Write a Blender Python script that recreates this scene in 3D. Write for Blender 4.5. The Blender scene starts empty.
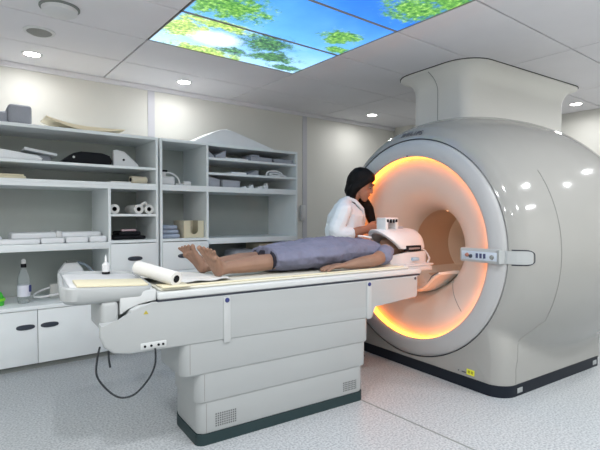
import bpy, bmesh, math, random
from mathutils import Vector, Matrix, noise
PI = math.pi
random.seed(4)
sc = bpy.context.scene
COL = sc.collection
# ---------------------------------------------------------------- frames
TH = math.radians(-4)
GA = Vector((math.cos(TH), math.sin(TH), 0)); GB = Vector((-math.sin(TH), math.cos(TH), 0))
GO = GA*2.733 + GB*2.55                       # scanner isocentre line, front plane, on the floor
FR = {'W': (Vector((0, 0, 0)), 0.0), 'G': (GO, TH)}
def fr(frame, p):
    o, t = FR[frame]; return o + Matrix.Rotation(t, 3, 'Z') @ Vector(p)
# ---------------------------------------------------------------- materials
def nodes(name):
    m = bpy.data.materials.new(name); m.use_nodes = True
    nt = m.node_tree; return m, nt, nt.nodes['Principled BSDF']
def M(name, col, rough=.5, metal=0, spec=.5, emit=None, es=0, trans=0, coat=0, bump=0, bscale=60, var=0, vscale=8, sss=0, ior=1.45):
    m, nt, p = nodes(name)
    p.inputs['Base Color'].default_value = (*col, 1); p.inputs['Roughness'].default_value = rough
    p.inputs['Metallic'].default_value = metal; p.inputs['Specular IOR Level'].default_value = spec
    p.inputs['Coat Weight'].default_value = coat; p.inputs['Coat Roughness'].default_value = .08
    p.inputs['Transmission Weight'].default_value = trans; p.inputs['IOR'].default_value = ior
    if sss: p.inputs['Subsurface Weight'].default_value = sss; p.inputs['Subsurface Radius'].default_value = (.02, .008, .004)
    if emit: p.inputs['Emission Color'].default_value = (*emit, 1); p.inputs['Emission Strength'].default_value = es
    tc = nt.nodes.new('ShaderNodeTexCoord')
    if var:
        n = nt.nodes.new('ShaderNodeTexNoise'); n.inputs['Scale'].default_value = vscale; n.inputs['Detail'].default_value = 4
        nt.links.new(tc.outputs['Object'], n.inputs['Vector'])
        r = nt.nodes.new('ShaderNodeValToRGB')
        r.color_ramp.elements[0].position = .3; r.color_ramp.elements[1].position = .7
        r.color_ramp.elements[0].color = (*[c*(1-var) for c in col], 1)
        r.color_ramp.elements[1].color = (*[min(1, c*(1+var)) for c in col], 1)
        nt.links.new(n.outputs['Fac'], r.inputs[0]); nt.links.new(r.outputs[0], p.inputs['Base Color'])
    if bump:
        n = nt.nodes.new('ShaderNodeTexNoise'); n.inputs['Scale'].default_value = bscale
        nt.links.new(tc.outputs['Object'], n.inputs['Vector'])
        b = nt.nodes.new('ShaderNodeBump'); b.inputs['Strength'].default_value = bump; b.inputs['Distance'].default_value = .01
        nt.links.new(n.outputs['Fac'], b.inputs['Height']); nt.links.new(b.outputs[0], p.inputs['Normal'])
    return m
WALL = M('wall_paint', (.75, .74, .69), .6, var=.02, vscale=2)
STRIP = M('wall_strip', (.60, .60, .64), .5)
CEIL = M('ceiling_tile', (.80, .79, .82), .75, var=.02, vscale=3, bump=.05, bscale=250)
GAPM = M('ceiling_gap', (.16, .16, .17), .8)
LAM = M('white_laminate', (.82, .87, .885), .35, var=.01)
LAMIN = M('laminate_inner', (.42, .46, .44), .5, var=.02)  # back panels: white laminate darkened to carry the shade inside the shelving
PLINTH = M('plinth_grey', (.22, .24, .23), .5)
HAND = M('recess_handle', (.05, .06, .08), .35)
GANTRY = M('gantry_gloss', (.335, .335, .32), .09, spec=.6)
DISC = M('front_cover_satin', (.46, .465, .47), .3)
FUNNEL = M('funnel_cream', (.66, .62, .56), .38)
BORE = M('bore_liner', (.52, .38, .27), .35)
DARK = M('dark_gap', (.03, .035, .05), .5)
NAVY = M('skirt_dark', (.010, .014, .022), .5, spec=.25)
GLOW = M('ring_light', (1, .6, .25), .4, emit=(1, .24, .02), es=5.5)
BLEND = M('bore_lamp', (1, .8, .6), .4, emit=(1, .50, .24), es=5)
TABLE = M('table_plastic', (.40, .42, .425), .38)
TABLEW = M('table_white', (.56, .58, .585), .35)
SKIRT = M('table_skirt', (.022, .042, .046), .5, spec=.3)
CREAM = M('cream_pad', (.68, .63, .46), .7, var=.03)
WHITE = M('white_plastic', (.68, .69, .70), .4)
PAPER = M('white_paper', (.72, .715, .69), .85, bump=.3, bscale=30)
FOAM = M('white_foam', (.82, .845, .87), .7, var=.03, bump=.1, bscale=80)
GFOAM = M('grey_foam', (.36, .38, .43), .7, var=.06, bump=.15, bscale=80)
BLACK = M('black_vinyl', (.008, .009, .012), .6, spec=.2)
WOOD = M('pale_curved_wood', (.82, .72, .52), .5, var=.06)
CARD = M('beige_card', (.66, .60, .46), .7)
BLUEC = M('blue_grey_cloth', (.36, .42, .52), .9, var=.1, vscale=20)
GREEN = M('green_plastic', (.06, .55, .05), .35)
BOTTLE = M('clear_plastic', (.85, .9, .92), .08, trans=.85, ior=1.2)
NAVYL = M('navy_label', (.03, .04, .16), .5)
LABEL = M('white_label', (.72, .74, .84), .5)
YEL = M('yellow_sticker', (.75, .75, .05), .5)
GOWN = M('gown_fabric', (.175, .18, .255), .85, var=.08, vscale=10, bump=.25, bscale=18)
GSHADE = M('gown_trim', (.02, .02, .035), .8)
SKINP = M('patient_skin', (.27, .155, .105), .5, var=.08, vscale=14, sss=.05)
SOLE = M('sole_skin', (.52, .31, .22), .55)
SKINW = M('woman_skin', (.34, .17, .11), .5, sss=.05)
COAT = M('white_coat', (.76, .82, .86), .8, bump=.3, bscale=14)
SHIRT = M('teal_shirt', (.12, .27, .28), .8)
TROUS = M('dark_trousers', (.04, .045, .07), .8)
HAIR = M('black_hair', (.003, .0028, .0035), .5, spec=.2, bump=.4, bscale=120)
LIPS = M('lips', (.30, .09, .08), .5)
EYEW = M('eye_white', (.42, .38, .35), .4)
SMOKEG = M('speaker_mesh_grey', (.34, .34, .32), .7, bump=.6, bscale=400)
LAMPE = M('lamp_diffuser', (1, 1, 1), .4, emit=(1, .97, .93), es=14)
GREENC = M('mint_plastic', (.30, .46, .40), .5)

def floor_mat():
    m, nt, p = nodes('speckled_vinyl'); p.inputs['Roughness'].default_value = .38
    tc = nt.nodes.new('ShaderNodeTexCoord')
    def nz(s, d):
        n = nt.nodes.new('ShaderNodeTexNoise'); n.inputs['Scale'].default_value = s; n.inputs['Detail'].default_value = d
        nt.links.new(tc.outputs['Object'], n.inputs['Vector']); return n
    a = nz(85, 6); r = nt.nodes.new('ShaderNodeValToRGB')
    e = r.color_ramp.elements; e[0].position = .34; e[0].color = (.26, .285, .31, 1); e[1].position = .60; e[1].color = (.50, .525, .54, 1)
    nt.links.new(a.outputs['Fac'], r.inputs[0])
    v = nt.nodes.new('ShaderNodeTexVoronoi'); v.inputs['Scale'].default_value = 110
    nt.links.new(tc.outputs['Object'], v.inputs['Vector'])
    r2 = nt.nodes.new('ShaderNodeValToRGB'); e = r2.color_ramp.elements
    e[0].position = .0; e[0].color = (.78, .79, .80, 1); e[1].position = .35; e[1].color = (1, 1, 1, 1)
    nt.links.new(v.outputs['Distance'], r2.inputs[0])
    mx = nt.nodes.new('ShaderNodeMix'); mx.data_type = 'RGBA'; mx.blend_type = 'MULTIPLY'; mx.inputs['Factor'].default_value = 1
    nt.links.new(r.outputs[0], mx.inputs['A']); nt.links.new(r2.outputs[0], mx.inputs['B'])
    nt.links.new(mx.outputs['Result'], p.inputs['Base Color'])
    return m
FLOOR = floor_mat()

def sky_mat():
    """Back-lit printed picture: blue sky, a sun burst and tree crowns (room coordinates)."""
    m, nt, p = nodes('backlit_sky_picture'); L = nt.links.new
    tc = nt.nodes.new('ShaderNodeTexCoord'); pos = tc.outputs['Object']
    def math_(op, a, b=None):
        n = nt.nodes.new('ShaderNodeMath'); n.operation = op
        for i, x in enumerate((a, b)):
            if x is None: continue
            if isinstance(x, (int, float)): n.inputs[i].default_value = x
            else: L(x, n.inputs[i])
        return n.outputs[0]
    def nz(s, d, ro=.6):
        n = nt.nodes.new('ShaderNodeTexNoise'); n.inputs['Scale'].default_value = s; n.inputs['Detail'].default_value = d; n.inputs['Roughness'].default_value = ro
        L(pos, n.inputs['Vector']); return n.outputs['Fac']
    def ramp(f, st):
        r = nt.nodes.new('ShaderNodeValToRGB'); e = r.color_ramp.elements
        while len(e) < len(st): e.new(.5)
        for k, (q, c) in enumerate(st): e[k].position = q; e[k].color = (*c, 1)
        L(f, r.inputs[0]); return r.outputs[0]
    def dist(x, y, sx, sy):
        s = nt.nodes.new('ShaderNodeVectorMath'); s.operation = 'SUBTRACT'; L(pos, s.inputs[0]); s.inputs[1].default_value = (x, y, 0)
        k = nt.nodes.new('ShaderNodeVectorMath'); k.operation = 'MULTIPLY'; L(s.outputs[0], k.inputs[0]); k.inputs[1].default_value = (1/sx, 1/sy, 0)
        l = nt.nodes.new('ShaderNodeVectorMath'); l.operation = 'LENGTH'; L(k.outputs[0], l.inputs[0]); return l.outputs['Value']
    def mix(f, a, b):
        x = nt.nodes.new('ShaderNodeMix'); x.data_type = 'RGBA'; L(f, x.inputs['Factor'])
        for s, c in (('A', a), ('B', b)):
            if isinstance(c, tuple): x.inputs[s].default_value = (*c, 1)
            else: L(c, x.inputs[s])
        return x.outputs['Result']
    sx = nt.nodes.new('ShaderNodeSeparateXYZ'); L(pos, sx.inputs[0])
    g = math_('MULTIPLY', math_('SUBTRACT', 3.47, sx.outputs['Y']), .53)      # 0 far edge, 1 near edge
    g = math_('ADD', g, math_('MULTIPLY', math_('SUBTRACT', nz(2.2, 4), .5), .45))
    sky = ramp(g, [(0, (.40, .66, .95)), (.35, (.10, .36, .85)), (.75, (.015, .16, .68)), (1, (.008, .10, .52))])
    leafn = nz(11, 12, .80); leafc = nz(34, 8, .7)
    leaf = ramp(leafc, [(.34, (.01, .05, .03)), (.45, (.05, .22, .04)), (.56, (.16, .38, .06)), (.70, (.45, .70, .25))])
    dark = ramp(leafc, [(.36, (.008, .02, .05)), (.48, (.03, .12, .06)), (.58, (.10, .28, .09)), (.72, (.34, .58, .30))])
    yel = ramp(leafc, [(.34, (.06, .16, .04)), (.46, (.22, .40, .08)), (.56, (.50, .65, .15)), (.68, (.75, .92, .55))])
    def crown(base, blobs, colr):
        d = None
        for b in blobs:
            q = dist(*b); d = q if d is None else math_('MINIMUM', d, q)
        f = math_('SUBTRACT', 1.0, d)
        f = math_('ADD', f, math_('MULTIPLY', math_('SUBTRACT', leafn, .5), 3.2))
        f = ramp(f, [(.10, (0, 0, 0)), (.48, (1, 1, 1))])
        return mix(f, base, colr)
    c = crown(sky, [(1.34, 3.08, .20, .26), (1.68, 3.42, .42, .15), (1.55, 2.90, .36, .10)], yel)
    c = crown(c, [(1.42, 2.60, .42, .24), (1.33, 2.3, .25, .3)], leaf)
    c = crown(c, [(2.00, 3.00, .28, .21), (2.2, 3.22, .30, .15), (2.45, 3.38, .2, .1), (1.85, 3.30, .2, .1)], dark)
    c = crown(c, [(2.36, 2.56, .21, .18), (2.50, 2.75, .14, .10)], leaf)
    c = crown(c, [(2.40, 1.92, .26, .22), (2.50, 1.70, .25, .16), (2.1, 1.75, .2, .14)], leaf)
    s = dist(1.63, 3.14, .27, .19)
    s = math_('ADD', s, math_('MULTIPLY', math_('SUBTRACT', leafn, .5), .8))
    sf = ramp(s, [(.10, (1, 1, 1)), (.90, (0, 0, 0))])
    c = mix(sf, c, (1.0, 1.0, .88))
    p.inputs['Base Color'].default_value = (.02, .02, .02, 1); p.inputs['Roughness'].default_value = .3
    L(c, p.inputs['Emission Color']); p.inputs['Emission Strength'].default_value = 1.25
    return m
SKY = sky_mat()

# ---------------------------------------------------------------- mesh helpers
BASE = {}
class MB:
    def __init__(s): s.b = bmesh.new()
    def box(s, x0, x1, y0, y1, z0, z1, r=0, seg=2, rot=None, piv=None):
        b = s.b; vs = [b.verts.new((x, y, z)) for x in (x0, x1) for y in (y0, y1) for z in (z0, z1)]
        fs = [b.faces.new([vs[i] for i in q]) for q in ((0, 1, 3, 2), (4, 6, 7, 5), (0, 4, 5, 1), (2, 3, 7, 6), (0, 2, 6, 4), (1, 5, 7, 3))]
        if r:
            es = list({e for f in fs for e in f.edges})
            n0 = set(b.verts) - set(vs)
            bmesh.ops.bevel(b, geom=es, offset=r, segments=seg, profile=.5, affect='EDGES', clamp_overlap=True)
            vs = [v for v in b.verts if v not in n0]
        if rot is not None:
            c = Vector(piv) if piv is not None else Vector(((x0+x1)/2, (y0+y1)/2, (z0+z1)/2))
            for v in vs: v.co = c + rot @ (v.co - c)
        return s
    def prism(s, pts, a0, a1, axis='y', r=0, seg=2, smooth=False):
        """extrude polygon pts (2d) along axis between a0 and a1"""
        b = s.b
        def mk(p, a):
            return {'y': (p[0], a, p[1]), 'x': (a, p[0], p[1]), 'z': (p[0], p[1], a)}[axis]
        A = [b.verts.new(mk(p, a0)) for p in pts]; B = [b.verts.new(mk(p, a1)) for p in pts]
        fs = [b.faces.new(A), b.faces.new(B[::-1])]
        n = len(pts)
        for i in range(n): fs.append(b.faces.new((A[i], B[i], B[(i+1) % n], A[(i+1) % n])))
        if r:
            es = list(set(fs[0].edges) | set(fs[1].edges))
            bmesh.ops.bevel(b, geom=es, offset=r, segments=seg, profile=.5, affect='EDGES', clamp_overlap=True)
        return s
    def loft(s, rings, closed=True, cap0=True, cap1=True):
        b = s.b; R = [[b.verts.new(p) for p in r] for r in rings]; n = len(R[0])
        for i in range(len(R)-1):
            for j in range(n if closed else n-1):
                b.faces.new((R[i][j], R[i][(j+1) % n], R[i+1][(j+1) % n], R[i+1][j]))
        if closed and cap0: b.faces.new(R[0][::-1])
        if closed and cap1: b.faces.new(R[-1])
        return s
    def lathe(s, prof, c=(0, 0, 0), axis='z', n=48, close=False):
        """prof: (radius, along); solid of revolution about axis through c"""
        b = s.b; rings = []
        for (r, h) in prof:
            ring = []
            for k in range(n):
                t = 2*PI*k/n; u, v = r*math.cos(t), r*math.sin(t)
                p = {'z': (u, v, h), 'x': (h, u, v), 'y': (u, h, v)}[axis]
                ring.append(b.verts.new((p[0]+c[0], p[1]+c[1], p[2]+c[2])))
            rings.append(ring)
        m = len(rings)
        for i in range(m if close else m-1):
            A, B = rings[i], rings[(i+1) % m]
            for j in range(n): b.faces.new((A[j], A[(j+1) % n], B[(j+1) % n], B[j]))
        if not close:
            for ring, d in ((rings[0], -1), (rings[-1], 1)):
                b.faces.new(ring[::d])
        return s
    def cyl(s, p0, p1, r, r1=None, n=20):
        p0 = Vector(p0); p1 = Vector(p1); r1 = r if r1 is None else r1
        d = (p1-p0).normalized(); u = d.orthogonal().normalized(); v = d.cross(u)
        return s.loft([[p + (u*math.cos(2*PI*k/n) + v*math.sin(2*PI*k/n))*q for k in range(n)] for p, q in ((p0, r), (p1, r1))])
    def tube(s, pts, r, n=8, sub=6):
        P = [Vector(p) for p in pts]
        if len(P) > 2:
            Q = []
            for i in range(len(P)-1):
                a, b_, c, d = P[max(i-1, 0)], P[i], P[i+1], P[min(i+2, len(P)-1)]
                for k in range(sub):
                    t = k/sub
                    Q.append(.5*((2*b_)+(c-a)*t+(2*a-5*b_+4*c-d)*t*t+(3*b_-a-3*c+d)*t**3))
            Q.append(P[-1]); P = Q
        rings = []; u = None
        for i, p in enumerate(P):
            d = (P[min(i+1, len(P)-1)]-P[max(i-1, 0)]).normalized()
            if u is None: u = d.orthogonal().normalized()
            u = (u - d*u.dot(d)).normalized(); v = d.cross(u)
            rings.append([p+(u*math.cos(2*PI*k/n)+v*math.sin(2*PI*k/n))*r for k in range(n)])
        return s.loft(rings)
    def hull(s, pts):
        t = bmesh.new()
        for p in pts: t.verts.new(p)
        bmesh.ops.convex_hull(t, input=t.verts[:])
        dead = [v for v in t.verts if not v.link_faces]
        bmesh.ops.delete(t, geom=dead, context='VERTS')
        bmesh.ops.recalc_face_normals(t, faces=t.faces[:])
        mp = {v: s.b.verts.new(v.co) for v in t.verts}
        for f in t.faces: s.b.faces.new([mp[v] for v in f.verts])
        t.free(); return s
SPH = []
for i in range(1, 6):
    for k in range(10): SPH.append((math.sin(PI*i/6)*math.cos(2*PI*k/10), math.sin(PI*i/6)*math.sin(2*PI*k/10), math.cos(PI*i/6)))
SPH += [(0, 0, 1), (0, 0, -1)]
def rad(q): return (q[3],)*3 if len(q) == 4 else tuple(q[3:6])
def ell(q): r = rad(q); return [(q[0]+r[0]*a, q[1]+r[1]*b, q[2]+r[2]*c) for a, b, c in SPH]
def body(chains, fn=None):
    """chains of (x,y,z,r) or (x,y,z,rx,ry,rz); each link is the hull of two ellipsoids"""
    m = MB()
    for ch in chains:
        if fn: ch = [(*fn(q[:3]), *q[3:]) for q in ch]
        if len(ch) == 1: m.hull(ell(ch[0]))
        for a, b in zip(ch, ch[1:]): m.hull(ell(a)+ell(b))
    return m
def remesh(o, vox, it=4, disp=0, dscale=.08):
    r = o.modifiers.new('Remesh', 'REMESH'); r.mode = 'VOXEL'; r.voxel_size = vox; r.use_smooth_shade = True
    s = o.modifiers.new('Smooth', 'SMOOTH'); s.factor = .5; s.iterations = it
    if disp:
        t = bpy.data.textures.new('folds', 'CLOUDS'); t.noise_scale = dscale
        d = o.modifiers.new('Folds', 'DISPLACE'); d.texture = t; d.strength = disp; d.texture_coords = 'LOCAL'
    return o
def finish(name, mb, mat, base, smooth):
    b = mb.b; bmesh.ops.recalc_face_normals(b, faces=b.faces[:])
    bx = Vector(base)
    for v in b.verts: v.co -= bx
    me = bpy.data.meshes.new(name); b.to_mesh(me); b.free()
    if smooth is not None:
        for p in me.polygons: p.use_smooth = True
        try: me.set_sharp_from_angle(angle=math.radians(smooth))
        except Exception: pass
    for m in (mat if isinstance(mat, (list, tuple)) else [mat]): me.materials.append(m)
    return me
def part(name, mb, mat, parent, smooth=35, label=None):
    o = bpy.data.objects.new(name, finish(name, mb, mat, BASE[parent.name], smooth)); COL.objects.link(o)
    o.parent = parent; BASE[o.name] = BASE[parent.name]
    if label: o['label'] = label
    return o
def tag(o, label, cat, group=None):
    o['label'] = label; o['category'] = cat
    if group: o['group'] = group
    return o
def thing(name, label, cat, base, frame='W', group=None):
    o = bpy.data.objects.new(name, None); COL.objects.link(o); o.empty_display_size = .05
    o.location = fr(frame, base); o.rotation_euler.z = FR[frame][1]; BASE[o.name] = tuple(base)
    return tag(o, label, cat, group)
def solid(name, mb, mat, label, cat, base, frame='W', group=None, smooth=35):
    o = bpy.data.objects.new(name, finish(name, mb, mat, base, smooth)); COL.objects.link(o)
    o.location = fr(frame, base); o.rotation_euler.z = FR[frame][1]; BASE[o.name] = tuple(base)
    return tag(o, label, cat, group)
def struct(name, mb, mat, parent=None, smooth=35):
    if parent: return part(name, mb, mat, parent, smooth)
    o = bpy.data.objects.new(name, finish(name, mb, mat, (0, 0, 0), smooth)); COL.objects.link(o)
    BASE[o.name] = (0, 0, 0); o['kind'] = 'structure'; return o

# ---------------------------------------------------------------- room
H = 2.52; X0, X1, Y0, Y1 = -1.5, 6.42, -1.6, 4.69
struct('floor', MB().box(X0-.1, X1+.1, Y0-.1, Y1+.1, -.1, 0), FLOOR)
struct('wall_back', MB().box(X0-.1, X1+.1, Y1, Y1+.1, 0, H+.1), WALL)
struct('wall_right', MB().box(X1, X1+.1, Y0, Y1, 0, H+.1), WALL)
struct('wall_left', MB().box(X0-.1, X0, Y0, Y1, 0, H+.1), WALL)
struct('wall_front', MB().box(X0-.1, X1+.1, Y0-.1, Y0, 0, H+.1), WALL)
# rounded pier in the far corner
pl = [(X1+.02, Y1+.02), (5.42, Y1+.02), (5.42, 4.46)] + [(5.42+.42-.42*math.cos(t), 4.46-.42*math.sin(t)) for t in [PI/2*k/12 for k in range(1, 13)]] + [(X1+.02, 4.04)]
struct('wall_corner', MB().prism(pl, 0, H+.02, 'z'), WALL)
struct('trim_1', MB().box(X0, X1, Y1-.03, Y1+.01, H-.045, H, .006), CEIL)
for i, x in enumerate((1.696, 3.70)):
    struct('trim_%d' % (i+2), MB().box(x-.035, x+.035, Y1-.006, Y1+.01, 0, H-.045), STRIP)
# floor seam by the scanner (weld line of the vinyl)
struct('trim_4', MB().box(2.13, 2.142, 1.15, 3.0, -.001, .0012), PLINTH)
# suspended ceiling: tiles with open joints below a dark void; three openings hold the light panels
xs = [X0-.01, -.14, 1.23, 2.60, 3.97, 5.34, X1]; ys = [Y0-.01, -.90, -.28, .345, .97, 1.60, 2.22, 2.845, 3.47, 4.08, Y1]
m = MB(); g = .006
for i in range(len(xs)-1):
    for j in range(len(ys)-1):
        if xs[i] == 1.23 and ys[j] in (1.60, 2.22, 2.845): continue
        m.box(xs[i]+g, xs[i+1]-g, ys[j]+g, ys[j+1]-g, H, H+.018, .003, 1)
m2 = MB().box(X0-.1, X1+.1, Y0-.1, Y1+.1, H+.08, H+.12); 
struct('ceiling', m, CEIL)
struct('ceiling_void', m2, GAPM)
# joint backing strips
m = MB()
for x in xs[1:-1]: m.box(x-.02, x+.02, Y0, Y1, H+.0181, H+.03)
for y in ys[1:-1]:
    m.box(X0, 1.23, y-.02, y+.02, H+.0181, H+.0295); m.box(2.60, X1, y-.02, y+.02, H+.0181, H+.0295)
    if y not in (2.22, 2.845): m.box(1.23, 2.60, y-.02, y+.02, H+.0181, H+.0295)
struct('ceiling_grid', m, GAPM)
words = {2.845: 'illuminated sky picture ceiling panel nearest the shelving, with white sun burst', 2.22: 'illuminated sky picture ceiling panel in the middle of the three', 1.60: 'illuminated sky picture ceiling panel farthest from shelving, deepest blue with yellow-green tree'}
for y0, lab in words.items():
    y1 = {2.845: 3.47, 2.22: 2.845, 1.60: 2.22}[y0]
    t = thing('sky_light_panel', lab, 'ceiling light', (0, 0, 0), group='backlit sky panels in the ceiling')
    part('picture', MB().box(1.238, 2.592, y0+.008, y1-.008, H+.004, H+.012), SKY, t)
    f = MB()
    f.box(1.232, 2.598, y0+.001, y0+.009, H-.001, H+.02).box(1.232, 2.598, y1-.009, y1-.001, H-.001, H+.02)
    f.box(1.232, 1.240, y0+.001, y1-.001, H-.001, H+.02).box(2.590, 2.598, y0+.001, y1-.001, H-.001, H+.02)
    part('frame', f, SMOKEG, t)
# downlights
def lamp(x, y, label, e=1.0):
    t = thing('downlight', label, 'ceiling light', (x, y, H), group='round recessed downlights')
    part('trim_ring', MB().lathe([(.060, H-.004), (.078, H-.004), (.080, H), (.060, H)], (x, y, 0), 'z', 32, True), WHITE, t)
    part('diffuser', MB().lathe([(.061, H-.003), (.061, H+.004)], (x, y, 0), 'z', 32), LAMPE, t)
    l = bpy.data.lights.new('bulb', 'AREA'); l.shape = 'DISK'; l.size = .09; l.energy = 13*e; l.color = (.98, .99, 1); l.spread = math.radians(170)
    o = bpy.data.objects.new('bulb', l); COL.objects.link(o); o.location = (0, 0, -.012); o.parent = t
lamp(.589, 4.345, 'small round lit downlight at the left above the long shelving unit', .15)
lamp(1.90, 4.335, 'small round lit downlight above the shelving, beside the sun picture panel', .15)
lamp(4.478, 4.244, 'small round lit downlight between the shelving wall and the scanner duct', .25)
lamp(5.95, 2.347, 'small round lit downlight at far right behind the scanner', .25)
for x, y in ((.3, 1.3), (1.85, .65), (3.4, .3), (4.9, .2), (.3, -.6), (1.9, -.6), (3.4, -.9), (-.9, 2.2), (-.9, .6), (5.6, .8)):  # unseen downlights, added to brighten the room from the camera side
    lamp(x, y, 'small round unseen downlight added over the open floor as fill')
# smoke detector, ceiling speaker
t = thing('smoke_detector', 'round white smoke detector on the ceiling at top left', 'smoke detector', (.60, 3.27, H))
part('housing', MB().lathe([(.001, H-.05), (.07, H-.05), (.10, H-.035), (.105, H-.012)], (.60, 3.27, 0), 'z', 32), WHITE, t)
part('mounting_base', MB().lathe([(.112, H-.012), (.118, H-.008), (.118, H)], (.60, 3.27, 0), 'z', 32), PLINTH, t)
t = thing('ceiling_speaker', 'round ceiling speaker with grey mesh between detector and downlight', 'speaker', (.56, 3.78, H))
part('grille', MB().lathe([(.001, H-.022), (.06, H-.02), (.082, H-.008)], (.56, 3.78, 0), 'z', 32), SMOKEG, t)
part('rim', MB().lathe([(.082, H-.010), (.102, H-.008), (.106, H), (.082, H)], (.56, 3.78, 0), 'z', 32, True), WHITE, t)
# wall plates right of the shelving
solid('wall_switch', MB().box(3.27, 3.37, Y1-.03, Y1, 1.60, 1.72, .006).box(3.29, 3.35, Y1-.036, Y1-.03, 1.63, 1.69, .003), GREENC, 'pale green switch box on the back wall at the upper shelves', 'switch', (3.32, Y1, 1.60))
solid('wall_socket', MB().box(3.62, 3.70, Y1-.025, Y1, 1.13, 1.33, .006).box(3.635, 3.685, Y1-.03, Y1-.025, 1.15, 1.22, .003), WHITE, 'white wall socket plate low beside the shelving unit', 'socket', (3.66, Y1, 1.13))

# ---------------------------------------------------------------- shelving (front plane y=4.10, back 4.66)
F, B, T = 4.102, 4.665, .022
def carc(m, x0, x1, z0, z1, tt=.026, back=True):
    m.box(x0, x0+T, F, B, z0, z1, .001, 1); m.box(x1-T, x1, F, B, z0, z1, .001, 1)
    m.box(x0+T, x1-T, F, B, z1-tt, z1, .001, 1); m.box(x0+T, x1-T, F, B, z0, z0+tt, .001, 1)
    return m
def handle(parent, x, z):
    n = 24
    pts = []
    for k in range(n):
        t = 2*PI*k/n; c, s_ = math.cos(t), math.sin(t)
        pts.append((x+.064*math.copysign(abs(c)**.8, c), z+.020*math.copysign(abs(s_)**.8, s_)))
    h = part('handle', MB().prism(pts, F-.024, F-.012, 'y', .004), HAND, parent, label='dark oval recessed handle')
    return h
def door(t, x0, x1, z0, z1, hx=None, hz=None, name='door'):
    d = part(name, MB().box(x0+.002, x1-.002, F-.018, F-.001, z0+.002, z1-.002, .002), LAM, t)
    if hx: handle(d, hx, hz)
    return d
def lower(x0, x1, xd, left, label):
    t = thing('cabinet', label, 'cabinet', (x0, F, 0), group='white storage cabinets along the back wall')
    c = MB(); c.box(x0, x0+T, F, B, .045, 1.458, .001, 1).box(x1-T, x1, F, B, .045, 1.458, .001, 1)
    c.box(x0+T, x1-T, F, B, 1.430, 1.458, .001, 1).box(x0+T, x1-T, F, B, .045, .065)
    part('body', c, LAM, t)
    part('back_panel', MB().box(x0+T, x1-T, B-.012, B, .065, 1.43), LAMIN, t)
    a, b_ = (x0+T, xd-.011) if left else (xd+.011, x1-T)
    part('divider', MB().box(xd-.011, xd+.011, F, B-.012, .065, 1.43, .001, 1), LAM, t)
    part('worktop', MB().box(a-(.0 if left else 0), b_, F-.03 if left else F, B-.012, .470, .500, .002), LAM, t)
    part('shelf', MB().box(a, b_, F-.004, B-.012, .920, .975, .002), LAM, t)
    q0, q1 = (xd+.011, x1-T) if left else (x0+T, xd-.011)
    part('shelf', MB().box(q0, q1, F, B-.012, .960, .984, .001, 1), LAM, t)
    if left: part('shelf', MB().box(q0, q1, F, B-.012, 1.192, 1.214, .001, 1), LAM, t)
    hz = .339
    mid = (a+b_)/2
    door(t, a-.01, mid, .045, .468, mid-.083, hz); door(t, mid, b_+.01, .045, .468, mid+.083, hz)
    for k, (z0, z1) in enumerate(((.045, .375), (.375, .69), (.69, .956))):
        door(t, q0-.01, q1+.01, z0, z1, (q0+q1)/2+(0 if left else -.02), .822 if k == 2 else (z0+z1)/2+.03, 'drawer')
    part('plinth', MB().box(x0+.01, x1-.01, F+.02, B, 0, .045), PLINTH, t)
    return t
lower(.01, 1.545, 1.12, True, 'lower left white cabinet with foam pads on its long shelf')
lower(1.562, 3.135, 2.035, False, 'lower right white cabinet behind the patient, beige box in it')
def upper(x0, x1, label, shelves, xd=None):
    t = thing('wall_shelf_unit', label, 'shelf unit', (x0, F, 1.4585), group='open white shelf units stacked on the cabinets')
    part('body', carc(MB(), x0, x1, 1.4585, 1.906), LAM, t)
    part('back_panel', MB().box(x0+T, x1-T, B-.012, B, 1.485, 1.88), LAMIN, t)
    if xd: part('divider', MB().box(xd-.011, xd+.011, F, B-.012, 1.4845, 1.88, .001, 1), LAM, t)
    for z in shelves: part('shelf', MB().box((xd+.011) if xd else x0+T, x1-T, F, B-.012, z-.022, z, .001, 1), LAM, t)
upper(.01, 1.545, 'upper left open shelf unit holding a black cushion', [1.630])
upper(1.562, 3.135, 'upper right open shelf unit with three narrow dark shelves', [1.622, 1.768], 2.035)
struct('wall_infill', MB().box(X0, .005, F+.01, Y1, 0, 1.906), LAM)   # cabinet run continues out of frame

# ---------------------------------------------------------------- things on the shelves
Rz = lambda d: Matrix.Rotation(math.radians(d), 3, 'Z'); Ry = lambda d: Matrix.Rotation(math.radians(d), 3, 'Y'); Rx = lambda d: Matrix.Rotation(math.radians(d), 3, 'X')
TOP = 1.9065
t = thing('head_support', 'grey moulded foam head support on top of the left shelf unit', 'foam support', (.45, 4.3, TOP))
part('block', MB().box(.40, .56, 4.16, 4.36, TOP, TOP+.155, .025, 3), GFOAM, t)
part('wing', MB().prism([(.10, TOP), (.40, TOP), (.40, TOP+.10), (.30, TOP+.07), (.10, TOP+.065)], 4.18, 4.36, 'y', .015), GFOAM, t)
pts_u = []; pts_l = []
for k in range(25):
    u = k/24; x = .655+.61*u; z = TOP+.004+(.070 if u < .52 else .035)*(2*abs(u-.52))**2.0
    pts_l.append((x, z)); pts_u.append((x, z+.010+.024*math.sin(PI*u)))
solid('curved_board', MB().prism(pts_l+pts_u[::-1], 4.14, 4.42, 'y', .004), WOOD, 'pale beige curved support board rocking on top of the left shelf unit', 'board', (.93, 4.28, TOP))
solid('wedge_cushion', MB().prism([(1.92, TOP), (1.95, TOP+.030), (2.20, TOP+.150), (2.28, TOP+.165), (2.36, TOP+.150), (2.86, TOP+.014), (2.87, TOP)], 4.16, 4.50, 'y', .012), FOAM, 'large white triangular wedge cushion on top of the right shelf unit', 'cushion', (2.4, 4.3, TOP))
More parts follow.
